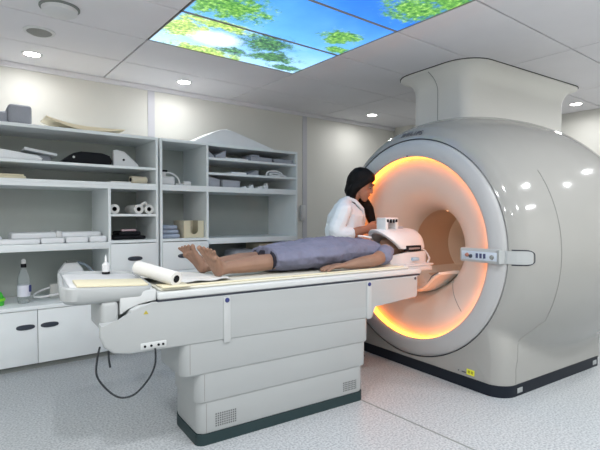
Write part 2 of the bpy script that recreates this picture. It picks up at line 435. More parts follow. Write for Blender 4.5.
# upper left, top compartment (floor z 1.63)
Z = 1.6305
solid('bolster', MB().prism([(.05, Z), (.62, Z), (.635, Z+.025), (.60, Z+.048), (.30, Z+.085), (.05, Z+.105)], 4.16, 4.40, 'y', .02, 3), FOAM, 'long white tapered foam bolster lying at the far left of the upper shelf', 'cushion', (.3, 4.3, Z))
t = thing('foam_slab', 'light flat foam slab tilted against a dark block, left of black cushion', 'foam slab', (.66, 4.4, Z))
part('slab', MB().box(.52, .76, 4.30, 4.52, Z+.082, Z+.106, .006, 2, Ry(9)), FOAM, t)
part('block', MB().box(.57, .72, 4.36, 4.50, Z, Z+.075, .008), GFOAM, t)
pts = [(.775, Z+.020), (.80, Z+.040), (.865, Z+.092), (.92, Z+.108), (1.09, Z+.106), (1.15, Z+.088), (1.172, Z+.045), (1.165, Z+.018), (1.14, Z), (.82, Z)]
t = thing('cushion', 'black vinyl bag cushion on the upper left shelf', 'cushion', (.985, 4.3, Z))
part('cover', MB().prism(pts, 4.18, 4.40, 'y', .02, 3), BLACK, t)
part('stud', MB().lathe([(.001, 4.172), (.009, 4.174), (.010, 4.185)], (.86, 0, Z+.055), 'y', 16), WHITE, t)
t = thing('surface_coil', 'white slanted flat coil with round hole right of black cushion', 'coil', (1.3, 4.3, Z))
part('shell', MB().prism([(1.18, Z), (1.40, Z), (1.405, Z+.025), (1.28, Z+.135), (1.21, Z+.15), (1.185, Z+.14)], 4.20, 4.26, 'y', .012, 3), WHITE, t)
part('socket', MB().lathe([(.001, 4.195), (.010, 4.195), (.010, 4.21)], (1.27, 0, Z+.062), 'y', 16), BLACK, t)
# narrow compartment below
Z = 1.4850
solid('folder', MB().box(.22, .51, 4.14, 4.38, Z, Z+.02, .004).box(.20, .50, 4.16, 4.40, Z+.0205, Z+.036, .004), CREAM, 'flat cream folders at the far left of the narrow shelf', 'folder', (.36, 4.26, Z))
t = thing('paper_tube', 'short beige paper tube on the narrow shelf', 'tube', (1.40, 4.2, Z))
part('tube', MB().cyl((1.33, 4.20, Z+.036), (1.475, 4.23, Z+.036), .034), CARD, t)
part('core', MB().cyl((1.326, 4.199, Z+.036), (1.331, 4.20, Z+.036), .018), BLACK, t)
solid('paper_sheets', MB().box(1.14, 1.315, 4.14, 4.36, Z, Z+.012, .002), PAPER, 'thin stack of white paper left of the beige paper tube', 'paper', (1.2, 4.2, Z))
# upper right, left box
Z = 1.4850
t = thing('coil_connector', 'white coil connector with black tops and looped cable, upper right unit', 'coil', (1.68, 4.25, Z))
part('housing', MB().box(1.60, 1.74, 4.18, 4.30, Z, Z+.085, .02, 3), WHITE, t)
part('cap', MB().box(1.60, 1.67, 4.19, 4.27, Z+.125, Z+.142, .005), BLACK, t)
part('neck', MB().box(1.605, 1.655, 4.20, 4.26, Z+.08, Z+.125, .004), WHITE, t)
part('cable', MB().tube([(1.62, 4.22, Z+.11), (1.70, 4.20, Z+.115), (1.76, 4.19, Z+.08), (1.775, 4.172, Z+.04), (1.772, 4.165, Z+.01)], .008), WHITE, t)
solid('cable_plug', MB().box(1.82, 1.90, 4.17, 4.26, Z, Z+.045, .015, 3).box(1.75, 1.82, 4.19, 4.24, Z, Z+.02, .006), WHITE, 'small white cable plug right of the looped coil connector', 'plug', (1.85, 4.2, Z))
# upper right, narrow shelves
def wedge(x0, x1, z, h0, h1, y0=4.14, y1=4.40): return MB().prism([(x0, z), (x1, z), (x1, z+h1), (x0, z+h0)], y0, y1, 'y', .008)
Z = 1.7685
gp = 'foam positioning pads on the narrow upper shelves'
solid('foam_wedge', wedge(2.06, 2.13, Z, .075, .02), GFOAM, 'small grey foam wedge at the left end of the topmost narrow shelf', 'foam pad', (2.1, 4.2, Z), group=gp)
solid('foam_wedge', wedge(2.14, 2.26, Z, .03, .085), GFOAM, 'second grey foam wedge from left on the topmost narrow shelf', 'foam pad', (2.2, 4.2, Z), group=gp)
solid('foam_pad', MB().box(2.25, 2.52, 4.14, 4.4, Z, Z+.016, .004), FOAM, 'thin flat pale pad on the topmost narrow shelf', 'foam pad', (2.4, 4.2, Z), group=gp)
solid('foam_pad', MB().box(2.55, 2.82, 4.14, 4.4, Z, Z+.05, .012).box(2.56, 2.66, 4.14, 4.38, Z+.05, Z+.07, .008), GFOAM, 'thick grey folded pad in the middle of the topmost narrow shelf', 'foam pad', (2.7, 4.2, Z), group=gp)
solid('foam_pad', MB().box(2.84, 3.09, 4.13, 4.42, Z, Z+.045, .010), GFOAM, 'grey folded pad at the right end of the topmost narrow shelf', 'foam pad', (2.95, 4.2, Z), group=gp)
Z = 1.6225
solid('foam_pad', MB().box(2.32, 2.50, 4.14, 4.38, Z, Z+.022, .006), FOAM, 'thin pale pad at the left of the middle narrow shelf', 'foam pad', (2.4, 4.2, Z), group=gp)
solid('foam_pad', MB().prism([(2.53, Z), (2.66, Z), (2.66, Z+.05), (2.62, Z+.055), (2.60, Z+.03), (2.53, Z+.018)], 4.16, 4.36, 'y', .006), GFOAM, 'small grey notched pad in the middle narrow shelf', 'foam pad', (2.6, 4.2, Z), group=gp)
solid('coiled_strap', MB().tube([(2.78, 4.2, Z+.01), (2.80, 4.19, Z+.05), (2.90, 4.19, Z+.065), (2.99, 4.2, Z+.035), (2.92, 4.2, Z+.012), (2.82, 4.2, Z+.025), (2.90, 4.2, Z+.042), (3.06, 4.22, Z+.012)], .010), FOAM, 'pale looped strap at the right of the middle narrow shelf', 'strap', (2.9, 4.2, Z))
Z = 1.4850
solid('foam_block', wedge(2.05, 2.19, Z, .105, .075), GFOAM, 'grey foam block at the left end of the lowest narrow shelf', 'foam pad', (2.1, 4.2, Z), group=gp)
solid('foam_block', wedge(2.22, 2.42, Z, .075, .07), GFOAM, 'wide grey foam block, second from left on the lowest narrow shelf', 'foam pad', (2.3, 4.2, Z), group=gp)
for k, (x, w, h, wd) in enumerate(((2.46, .05, .022, 'first small white clip right of the wide foam block'), (2.54, .06, .04, 'second small white clip right of the wide foam block'), (2.65, .06, .028, 'third small white clip right of the wide foam block'), (2.73, .05, .06, 'tallest small white clip on the lowest narrow shelf'))):
    solid('clip', MB().box(x, x+w, 4.16, 4.24, Z, Z+h*.6, .004).box(x+w*.55, x+w, 4.17, 4.22, Z+h*.5, Z+h, .004), FOAM, wd, 'clip', (x, 4.2, Z), group='small clips on the lowest narrow shelf')
# lower left: rolls in the small box (floor 1.2145)
Z = 1.2145
def roll(x, rr, label):
    t = thing('paper_roll', label, 'paper roll', (x, 4.16, Z), group='white paper rolls in the small compartment')
    part('paper', MB().lathe([(rr*.48, 4.15), (rr, 4.15), (rr, 4.42), (rr*.48, 4.42)], (x, 0, Z+rr), 'y', 28, True), PAPER, t)
    part('core', MB().lathe([(rr*.40, 4.16), (rr*.475, 4.16), (rr*.475, 4.41), (rr*.40, 4.41)], (x, 0, Z+rr), 'y', 24, True), BLACK, t)
roll(1.175, .042, 'leftmost white paper roll of the three, lying end-on by the divider')
roll(1.385, .042, 'middle white paper roll of the three, lying end-on')
roll(1.478, .042, 'rightmost white paper roll of the three, with torn sheet')
solid('torn_paper', MB().tube([(1.41, 4.17, Z+.078), (1.44, 4.16, Z+.10), (1.46, 4.17, Z+.088)], .012), PAPER, 'crumpled paper scrap lying between the two right paper rolls', 'paper', (1.43, 4.17, Z+.08))
Z = .9845
t = thing('folded_bag', 'black folded bag with pink patch in the compartment below the paper rolls', 'bag', (1.3, 4.3, Z))
part('body', MB().box(1.17, 1.46, 4.18, 4.44, Z, Z+.035, .015, 3).box(1.22, 1.42, 4.20, 4.40, Z+.03, Z+.075, .018, 3), BLACK, t)
part('patch', MB().box(1.25, 1.38, 4.205, 4.28, Z+.074, Z+.092, .008), M('pink_patch', (.55, .42, .45), .7), t)
# lower right: folded cloths and beige box
for k in range(3):
    solid('folded_cloth', MB().box(1.60+.005*k, 1.78-.008*k, 4.16+.01*k, 4.42, Z+.042*k, Z+.041*(k+1), .018, 3), BLUEC, ('lowest', 'middle', 'topmost')[k]+' blue-grey folded cloth of the pile beside the beige box', 'cloth', (1.69, 4.3, Z+.042*k), group='pile of folded cloths')
t = thing('open_box', 'beige open cardboard box with a U-shaped cut in its front', 'box', (1.9, 4.3, Z))
u = [(1.825+.155, 4.16)]
bx0, bx1, by0, by1, bz1 = 1.81, 2.015, 4.15, 4.40, Z+.165
fp = [(bx0, Z+.001), (bx1, Z+.001), (bx1, bz1), (bx1-.055, bz1)] + [(1.93-.0-.030*math.cos(PI*k/10)*-1*(1), Z+.075-.03*math.sin(PI*k/10)) for k in range(11)][::1]
fp = [(bx0, Z+.001), (bx1, Z+.001), (bx1, bz1), (1.955, bz1)] + [(1.915+.04*math.cos(PI*k/10), Z+.075-.04*math.sin(PI*k/10)) for k in range(11)] + [(1.875, bz1), (bx0, bz1)]
part('front', MB().prism(fp, by0, by0+.006, 'y'), CREAM, t)
part('sides', MB().box(bx0, bx0+.006, by0+.006, by1, Z, bz1).box(bx1-.006, bx1, by0+.006, by1, Z, bz1).box(bx0, bx1, by1-.006, by1, Z, bz1).box(bx0+.006, bx1-.006, by0+.006, by1-.006, Z, Z+.006), CARD, t)
# long shelf pads (z .975)
Z = .9755
for k, (a, b_, h, lab) in enumerate(((.30, .60, .042, 'leftmost flat white foam pad in the front row on the long shelf'), (.605, .775, .046, 'second flat white foam pad from left in the front row'), (.785, .955, .050, 'third flat white foam pad from left in the front row'), (.965, 1.10, .052, 'rightmost flat white foam pad in the front row, by divider'))):
    solid('foam_pad', MB().box(a, b_, 4.115, 4.25, Z, Z+h, .014, 3), FOAM, lab, 'foam pad', ((a+b_)/2, 4.2, Z), group='white foam pads on the long shelf')
solid('foam_pad', MB().box(.08, .36, 4.26, 4.42, Z, Z+.065, .02, 3), FOAM, 'thick white foam pad at the frame edge, left end of the long shelf', 'foam pad', (.3, 4.3, Z), group='white foam pads on the long shelf')
t = thing('long_pad', 'long white foam pad lying behind the front row on the long shelf', 'foam pad', (.8, 4.4, Z))
part('pad', MB().box(.42, 1.10, 4.27, 4.52, Z, Z+.085, .02, 3), FOAM, t)
part('strap', MB().box(.735, .785, 4.262, 4.54, Z, Z+.096, .012, 3), WHITE, t)
# worktop niche (z .50)
Z = .5005
t = thing('water_bottle', 'clear plastic water bottle with navy label and white cap on the worktop', 'bottle', (.50, 4.26, Z))
bp = [(.001, Z), (.040, Z), (.045, Z+.01), (.045, Z+.18), (.043, Z+.20), (.030, Z+.245), (.018, Z+.265), (.016, Z+.285), (.001, Z+.285)]
part('flask', MB().lathe(bp, (.50, 4.26, 0), 'z', 28), BOTTLE, t)
part('label', MB().lathe([(.0455, Z+.055), (.0465, Z+.055), (.0465, Z+.145), (.0455, Z+.145)], (.50, 4.26, 0), 'z', 28, True), LABEL, t)
part('label_band', MB().box(.53, .549, 4.222, 4.262, Z+.09, Z+.144, .003), NAVYL, t)
part('collar', MB().lathe([(.001, Z+.285), (.020, Z+.285), (.020, Z+.315), (.001, Z+.315)], (.50, 4.26, 0), 'z', 24), BLACK, t)
part('cap', MB().lathe([(.001, Z+.315), (.016, Z+.315), (.017, Z+.34), (.008, Z+.352), (.001, Z+.353)], (.50, 4.26, 0), 'z', 24), WHITE, t)
t = thing('spray_bottle', 'bright green plastic bottle cut off by the left frame edge', 'bottle', (.31, 4.24, Z))
part('body', MB().lathe([(.001, Z), (.045, Z), (.048, Z+.02), (.046, Z+.06), (.03, Z+.10), (.001, Z+.12)], (.32, 4.26, 0), 'z', 24), GREEN, t)
part('band', MB().lathe([(.049, Z+.035), (.055, Z+.037), (.055, Z+.055), (.049, Z+.057)], (.32, 4.26, 0), 'z', 24, True), M('lime', (.25, .8, .05), .4), t)
t = thing('foot_coil', 'white octagonal coil plate leaning in the worktop niche with clear visor', 'coil', (.90, 4.42, Z))
pts = [(.76, Z), (1.0, Z), (1.0, Z+.12), (.96, Z+.24), (.92, Z+.29), (.82, Z+.29), (.77, Z+.22)]
part('plate', MB().prism(pts, 4.36, 4.42, 'y', .012, 3), FOAM, t)
part('cap', MB().box(.835, .915, 4.365, 4.415, Z+.288, Z+.305, .005), PLINTH, t)
vis = []
part('visor', MB().tube([(.925, 4.40, Z+.29), (.99, 4.38, Z+.26), (1.05, 4.36, Z+.19), (1.07, 4.36, Z+.10), (1.06, 4.36, Z+.01)], .012), M('glassy_grey', (.35, .42, .50), .1, trans=.3), t)
t = thing('white_cable', 'white coiled cable with plug on the worktop beside the bottle', 'cable', (.66, 4.3, Z))
part('cord', MB().tube([(.76, 4.22, Z+.055), (.68, 4.20, Z+.05), (.60, 4.22, Z+.04), (.57, 4.28, Z+.05), (.63, 4.34, Z+.075), (.74, 4.36, Z+.10), (.79, 4.34, Z+.09)], .008), WHITE, t)
part('plug', MB().box(.755, .80, 4.19, 4.25, Z, Z+.085, .006), WHITE, t)
part('clip', MB().box(.70, .79, 4.34, 4.38, Z, Z+.12, .005), M('grey_clip', (.45, .47, .45), .5), t)
# dark stack of boxes in the right niche, behind the legs
solid('grey_bag', MB().box(2.38, 2.66, 4.18, 4.45, .5005, .84, .05, 3), GFOAM, 'crumpled dark grey bag in the niche behind the patient shins', 'bag', (2.5, 4.3, .5))
solid('storage_box', MB().box(2.70, 3.02, 4.20, 4.50, .5005, .895, .01), CARD, 'beige storage box in the niche behind the lower gown edge', 'box', (2.86, 4.3, .5))

# ---------------------------------------------------------------- MRI scanner (frame G: x along bore, y towards shelving)
ZC = .95
S = thing('mri_scanner', 'large glossy white round scanner with orange-lit bore ring', 'mri scanner', (0, 0, 0), 'G')
prof = [(.0, .848), (.008, .866), (.022, .889), (.047, .915), (.08, .940), (.13, .963), (.20, .994), (.30, 1.026), (.42, 1.054), (.55, 1.075), (.70, 1.090), (.85, 1.098), (1.0, 1.099), (1.15, 1.094), (1.28, 1.083), (1.39, 1.066), (1.50, 1.035), (1.60, .985), (1.68, .90), (1.73, .80), (1.76, .66), (1.77, .50), (1.77, .33)]
def Rp(x):
    for (a, ra), (b_, rb) in zip(prof, prof[1:]):
        if a <= x <= b_ and b_ > a: return ra+(rb-ra)*(x-a)/(b_-a)
    return prof[-1][1]
BW, BZ0, BZ1, BL, CR = .82, .062, .25, 1.31, .13
PH = sorted({round(2*PI*k/240, 5) for k in range(240)} | {round(PI+s_*math.radians(36+8*k/40), 5) for k in range(41) for s_ in (-1, 1)})
NT = len(PH)
def rbox(phi, x):
    if x > BL: return 0
    w = BW if x >= CR else BW-CR+math.sqrt(max(0, CR*CR-(CR-x)**2))
    s_, c = abs(math.sin(phi)), -math.cos(phi)           # phi=0 is straight up
    if c <= 0: return 0
    r = min((ZC-BZ0)/c, w/max(s_, 1e-6))
    pc = math.atan2(w, ZC-BZ1)                           # corner angle measured from straight down
    a = math.atan2(s_, c)
    if a <= pc: return r
    rc = math.hypot(w, ZC-BZ1)
    return rc*max(0, 1-((a-pc)/.32)**1.0*.35) if a < pc+.32 else 0
def smax(a, b_, k=.03):
    if b_ <= 0: return a
    h = max(k-abs(a-b_), 0)/k; return max(a, b_)+h*h*k*.25
def rr(phi, x, R, soft=True):
    c = -math.cos(phi); zb = BZ0 if x <= BL else BZ0+min(.5, (x-BL)*1.6)
    rc = min(R, (ZC-zb)/c) if c > .05 else R
    q = rbox(phi, x); return smax(rc, q) if soft else max(rc, q)
xsn = [0, .003, .008, .015, .025, .037, .05, .065, .08, .10, .115, .13, .16, .20, .25, .30, .305, .36, .42, .5, .6, .7, .8, .9, 1.0, 1.1, 1.2, 1.28, 1.305, 1.32, 1.36, 1.41, 1.47, 1.50, 1.55, 1.6, 1.64, 1.68, 1.71, 1.73, 1.75, 1.76, 1.77]
rings = [[(.03, .848*math.sin(PH[k]), ZC+.848*math.cos(PH[k])) for k in range(NT)], [(.0, .848*math.sin(PH[k]), ZC+.848*math.cos(PH[k])) for k in range(NT)]]
for x in xsn[1:]:
    R = Rp(x)
    rings.append([(x, rr(PH[k], x, R)*math.sin(PH[k]), ZC+rr(PH[k], x, R)*math.cos(PH[k])) for k in range(NT)])
rings.append([(1.77, .33*math.sin(PH[k]), ZC+.33*math.cos(PH[k])) for k in range(NT)])
shell = part('outer_cover', MB().loft(rings, True, False, False), GANTRY, S, 50)
# cover joint: runs over the barrel at x=.30 and drops down the base corner
sp = []
for k in range(0, 97):
    phi = -2.35+4.70*k/96
    sp.append((.30, (Rp(.30)+.0008)*math.sin(phi), ZC+(Rp(.30)+.0008)*math.cos(phi)))
c_ = sp[-1]
# the dropping ends
def surf(x, phi): r = rr(phi, x, Rp(x)) + .0008; return (x, r*math.sin(phi), ZC+r*math.cos(phi))
for sgn in (1, -1):
    tail = [surf(.30-.16*(q/8)**.8, sgn*(2.02+.30*q/8)) for q in range(9)]
    tail += [surf(.14, sgn*(2.32+.09*q/4)) for q in range(1, 5)]
    tail = [p for p in tail if p[2] > .07]
    arc = [surf(.30, sgn*(1.0+1.02*q/40)) for q in range(41)]
    part('cover_seam', MB().tube(arc+tail, .0028, 6, 2), M('seam_grey', (.26, .26, .25), .6) if sgn == 1 else bpy.data.materials['seam_grey'], S)
part('seam_gap', MB().lathe([(.834, .018), (.850, .018), (.850, .024), (.834, .024)], (0, 0, ZC), 'x', 128, True), DARK, S)
part('front_cover', MB().lathe([(.709, .06), (.709, -.012), (.713, -.018), (.728, -.024), (.77, -.024), (.81, -.016), (.835, -.004), (.8395, .004), (.8395, .017), (.719, .06)], (0, 0, ZC), 'x', 160, True), DISC, S, 40)
part('ring_light', MB().lathe([(.7055, .006), (.7085, .003), (.7085, .062), (.7055, .062)], (0, 0, ZC), 'x', 160, True), GLOW, S, label='glowing orange light ring round the bore mouth')
fp = []
for k in range(25):
    t_ = PI/2*k/24; fp.append((.7052-.4052*math.sin(t_), .060+.34*(1-math.cos(t_))))
fp += [(.30, .42)]
part('bore_funnel', MB().lathe(fp+[(.325, .42), (.345, .38), (.724, .09), (.709, .062)], (0, 0, ZC), 'x', 160, True), FUNNEL, S, 60, label='cream trumpet-shaped bore mouth')
part('bore_tube', MB().lathe([(.3002, .421), (.3002, 1.77), (.325, 1.77), (.325, .421)], (0, 0, ZC), 'x', 96, True), BORE, S, 50)
part('bore_lamp', MB().box(.50, .84, -.035, .035, ZC+.288, ZC+.297, .002), BLEND, S)
part('bore_back_liner', MB().lathe([(.294, .86), (.2998, .855), (.2998, 1.77), (.294, 1.77)], (0, 0, ZC), 'x', 96, True), FUNNEL, S, 50)  # paler sleeve: the lit back of the bore, put into colour
# joint lines on the funnel
for ph in (2.35, -2.35):
    ln = []
    for k in range(3, 17):
        t_ = PI/2*k/24; r_ = .7052-.4052*math.sin(t_)-.0002; ln.append((.060+.34*(1-math.cos(t_))-.0015, r_*math.sin(ph), ZC+r_*math.cos(ph)))
    part('funnel_joint', MB().tube(ln, .0022, 6, 2), bpy.data.materials['seam_grey'], S)
part('indicator', MB().lathe([(.001, -.026), (.006, -.026), (.006, -.02)], (0, 0, ZC+.715), 'x', 12), HAND, S)
# floor skirt
def plan(x0, x1, w, r, n=8):
    p = []
    for cx, cy, a0 in ((x1-r*.3, w-r*.3, 0), (x0+r, w-r, PI/2), (x0+r, -w+r, PI), (x1-r*.3, -w+r*.3, 1.5*PI)):
        q = r if cx < (x0+x1)/2 else r*.3
        p += [(cx+q*math.cos(a0+PI/2*k/n), cy+q*math.sin(a0+PI/2*k/n)) for k in range(n+1)]
    return p
part('skirt', MB().prism(plan(-.003, BL+.002, BW+.003, CR), 0, .078, 'z'), NAVY, S, label='near-black kick skirt round the base')
for x in (.155, 1.20): part('skirt_tab', MB().box(x, x+.06, -BW-.005, -BW+.01, .018, .052, .002), M('tab_grey', (.35, .37, .38), .5), S)
part('warning_sticker', MB().box(-.0035, .0005, -.605, -.545, .098, .136), YEL, S, label='yellow warning sticker')
part('sticker_symbol', MB().box(-.0045, -.0036, -.597, -.580, .108, .128).box(-.0045, -.0036, -.572, -.555, .108, .128), M('sticker_dark', (.35, .36, .03), .5), S)
part('caution_text', MB().box(-.0035, .0005, -.535, -.505, .104, .110).box(-.0035, .0005, -.480, -.474, .104, .112), HAND, S)
# duct to the ceiling
def rrect(x0, x1, y0, y1, r, z, n=10):
    p = []
    for cx, cy, a0 in ((x1-r, y1-r, 0), (x0+r, y1-r, PI/2), (x0+r, y0+r, PI), (x1-r, y0+r, 1.5*PI)):
        p += [(cx+r*math.cos(a0+PI/2*k/n), cy+r*math.sin(a0+PI/2*k/n), z) for k in range(n+1)]
    return p
dx0, dx1, dy0, dy1 = .68, 2.32, -.03, .61
rg = [rrect(dx0, dx1, dy0, dy1, .10, z) for z in (1.5, 2.34)]
for k in range(1, 9):
    a = PI/2*k/8; e = .15*(1-math.cos(a)); z = 2.34+.165*math.sin(a)
    rg.append(rrect(dx0-e, dx1+e, dy0-e, dy1+e, .10+e*1.1, z))
e = .15
rg.append(rrect(dx0-e, dx1+e, dy0-e, dy1+e, .10+e*1.1, H-.006))
part('service_duct', MB().loft(rg), M('duct_white', (.82, .815, .78), .4), S)
part('duct_gasket', MB().loft([rrect(dx0-e-.006, dx1+e+.006, dy0-e-.006, dy1+e+.006,   .27, z) for z in (H-.006, H+.001)]), BLACK, S)
part('duct_joint', MB().tube([(dx0-.12, .30, H-.02), (dx0-.05, .295, 2.45), (dx0-.008, .29, 2.38), (dx0-.001, .288, 2.30), (dx0-.001, .288, 2.0)], .0028, 6), bpy.data.materials['seam_grey'], S)
# control panel
pp = [(-.075, -.50), (-.062, -.515), (-.048, -.84), (.004, -.905), (.085, -.975), (.13, -.99), (.15, -1.0)]
def ribbon(path, z0, z1, th, rr_=.01):
    m = MB(); rings = []
    for i, (x, y) in enumerate(path):
        x2, y2 = path[min(i+1, len(path)-1)]; x1_, y1_ = path[max(i-1, 0)]
        d = Vector((x2-x1_, y2-y1_)).normalized(); n_ = Vector((-d.y, d.x))
        if n_.x > 0: n_ = -n_
        a = Vector((x, y)); b_ = a-n_*th
        rings.append([(a.x, a.y, z0+rr_), (a.x, a.y, z1-rr_), (a.x-n_.x*rr_*.5, a.y-n_.y*rr_*.5, z1), (b_.x, b_.y, z1), (b_.x, b_.y, z0), (a.x-n_.x*rr_*.5, a.y-n_.y*rr_*.5, z0)])
    return m.loft(rings)
bar = part('control_panel', ribbon([(-.052, -.525), (-.052, -.815)], .890, .982, .03), TABLE, S, 40, label='pale control bar across the bore ring')
part('panel_face', MB().box(-.0545, -.0515, -.80, -.535, .905, .962, .001), M('panel_face', (.52, .58, .66), .3), bar)
for k, y in enumerate((-.655, -.683, -.711)):
    part('key', MB().box(-.057, -.054, y-.009, y+.009, .918, .950, .002).box(-.0575, -.0569, y-.003, y+.003, .928, .940), M('key_dark', (.05, .06, .14), .4) if k == 0 else bpy.data.materials['key_dark'], bar)
part('dial', MB().lathe([(.001, -.064), (.012, -.064), (.016, -.054)], (0, -.765, .93), 'x', 20), PLINTH, bar)
part('emergency_button', MB().lathe([(.001, -.070), (.010, -.068), (.014, -.054)], (0, -.580, .935), 'x', 20), M('dull_red', (.35, .16, .12), .4), bar)
part('dial', MB().lathe([(.001, -.062), (.012, -.062), (.013, -.054)], (0, -.608, .928), 'x', 20), HAND, bar)
def xsurf(r):
    for (a, ra), (b_, rb) in zip(prof, prof[1:]):
        if ra <= r <= rb and rb > ra: return a+(b_-a)*(r-ra)/(rb-ra)
    return 0.0
def onshell(y, z, off=0):
    r = math.hypot(y, z-ZC)
    return ((xsurf(r) if r > .848 else -.006)-off, y, z)
ya, yb, za, zb, cr = -.80, -.955, .885, .980, .028
ol = [(ya, zb), (yb+cr, zb)] + [(yb+cr-cr*math.sin(PI/2*k/6), zb-cr+cr*math.cos(PI/2*k/6)) for k in range(1, 7)] + [(yb, za+cr)] + [(yb+cr-cr*math.cos(PI/2*k/6), za+cr-cr*math.sin(PI/2*k/6)) for k in range(1, 7)] + [(ya, za)]
fine = []
for (p_, q_) in zip(ol, ol[1:]): fine += [(p_[0]+(q_[0]-p_[0])*k/6, p_[1]+(q_[1]-p_[1])*k/6) for k in range(6)]
fine.append(ol[-1])
part('panel_outline', MB().tube([onshell(y, z, .0) for y, z in fine if y < -.862], .0038, 6, 1), DARK, S, 40)
arm = MB(); G1 = []
for i in range(25):
    y = -.79-.160*i/24; row = []
    for j in range(7):
        z = za+.006+(zb-za-.012)*j/6; row.append(onshell(y, z, .004 if y < -.83 else .004+.042*min(1, (y+.83)/.02)))
    G1.append(row)
rgs = [r + [(q[0]+.03, q[1], q[2]) for q in r[::-1]] for r in G1]
part('panel_arm', arm.loft(rgs), TABLE, S, 60)
# lettering on the shoulder
def letters(txt, R0, xs_, size, yc, dz, spacing):
    m = MB(); n = len(txt); slope = math.atan2(Rp(xs_+.022)-Rp(xs_-.012), .034)
    for i, ch in enumerate(txt):
        cu = bpy.data.curves.new('t', 'FONT'); cu.body = ch; cu.size = size; cu.extrude = .0008; cu.align_x = 'CENTER'; cu.offset = .0008
        to = bpy.data.objects.new('t', cu); me = bpy.data.meshes.new_from_object(to)
        phi = ((yc + ((n-1)/2-i)*spacing))/R0
        # text x -> -y (seen from the front), text y -> up along the shoulder
        up = Vector((math.cos(slope), math.sin(slope)*math.sin(phi), math.sin(slope)*math.cos(phi)))
        right = Vector((0, -math.cos(phi), math.sin(phi))); nn = right.cross(up).normalized()
        o_ = Vector((xs_-.012, (R0-.012*math.tan(slope))*math.sin(phi), ZC+(R0-.012*math.tan(slope))*math.cos(phi))) + nn*.006
        vm = [m.b.verts.new(o_+right*v.co.x+up*v.co.y+nn*v.co.z) for v in me.vertices]
        for p in me.polygons:
            try: m.b.faces.new([vm[k] for k in p.vertices])
            except ValueError: pass
        bpy.data.objects.remove(to); bpy.data.meshes.remove(me); bpy.data.curves.remove(cu)
    return m
part('logo_lettering', letters('PHILIPS', Rp(.022), .022, .062, -.012, 0, .0310), M('logo_grey', (.08, .08, .10), .4), S, None, 'dark grey raised brand lettering')
# support bridge inside the mouth that carries the table top
bridge = MB(); rg = []
for x, w_, th in ((.045, .255, .014), (.06, .268, .026), (.20, .275, .034), (.42, .25, .036), (1.5, .25, .036)):
    up_ = []; lo_ = []
    for k in range(25):
        y = -w_+2*w_*k/24
        z = .618+3.0*min(abs(y), .20)**2+max(0, abs(y)-.20)*.55; z += (x < .05)*.004
        up_.append((x+.35*max(0, .78-z-.05)*(x < .3), y, z)); lo_.append((x, y*1.02, z-th*(1.0 if abs(y) < w_*.9 else .7)))
    rg.append(up_+lo_[::-1])
bridge.loft(rg)
part('bridge_edge', MB().tube([(x_-.001, y_, z_+.001) for x_, y_, z_ in rg[0][:25]], .0035, 6, 2), HAND, S)
part('table_bridge', bridge, FUNNEL, S, 30)

# warm lamps of the scanner: the ring's strip and the lamp along the bore
def area(name, loc, size, energy, col, rot, parent, sy=None):
    l = bpy.data.lights.new(name, 'AREA'); l.energy = energy; l.color = col; l.size = size
    if sy: l.shape = 'RECTANGLE'; l.size_y = sy
    o = bpy.data.objects.new(name, l); COL.objects.link(o); o.parent = parent; o.location = loc; o.rotation_euler = rot; return o

# ---------------------------------------------------------------- patient table
Tt = thing('scanner_table', 'long light grey patient table on a stepped pedestal docked to the scanner', 'patient table', (0, 0, 0), 'G')
YN = .315
bp = [(-2.335, .705), (-2.335, .645), (-2.315, .595), (-2.275, .562), (-2.20, .548), (-.665, .533), (-.655, .615), (-.265, .620), (-.245, .635), (-.24, .782), (-2.10, .780), (-2.16, .775), (-2.20, .757), (-2.222, .725), (-2.25, .708)]
hm = MB().prism(bp, -YN, .25, 'y', .012, 3)
for v in hm.b.verts:                                  # the foot end is rounded towards the far side
    if v.co.x < -2.12 and v.co.y > 0: v.co.x += v.co.y*.55
part('housing', hm, TABLE, Tt, 30)
def prect(x0, x1, w, z):
    r = .045; q = .16; p = []
    for cx, cy, a0, r_ in ((x1-r, .16-r, 0, r), (x0+q, .16-q, PI/2, q), (x0+r, -w+r, PI, r), (x1-r, -w+r, 1.5*PI, r)):
        p += [(cx+r_*math.cos(a0+PI/2*k/10), cy+r_*math.sin(a0+PI/2*k/10), z) for k in range(11)]
    return p
def ped(x0, x1, w, z0, z1): return MB().loft([prect(x0+.014, x1-.014, w-.014, z0), prect(x0+.003, x1-.003, w-.003, z0+.008), prect(x0, x1, w, z0+.016), prect(x0, x1, w, z1)])
part('pedestal_section', ped(-1.955, -.695, .309, .376, .556), TABLE, Tt, 30)
part('pedestal_section', ped(-1.875, -.708, .301, .220, .380), TABLE, Tt, 30)
part('pedestal_section', ped(-1.862, -.730, .293, .052, .224), TABLE, Tt, 30)
part('pedestal_skirt', MB().loft([prect(-1.866, -.726, .297, z) for z in (0, .058)]), SKIRT, Tt, 30, label='dark teal pedestal skirt')
for (x0, w, z0, z1) in ((-1.875, .301, .236, .376), (-1.862, .293, .062, .218), (-1.955, .309, .392, .545)):
    part('section_joint', MB().box(x0+.045, x0+.0485, -w-.0005, -w+.004, z0, z1), bpy.data.materials['seam_grey'], Tt)
for x0, nx, nz_ in ((-1.765, 10, 6), (-.90, 9, 5)):
    v = MB()
    for i in range(nx):
        for j in range(nz_): v.box(x0+i*.0125, x0+i*.0125+.008, -.2942, -.291, .085+j*.0125, .085+j*.0125+.008)
    part('vent_grille', v, M('vent_dark', (.16, .17, .17), .7) if x0 < -1 else bpy.data.materials['vent_dark'], Tt)
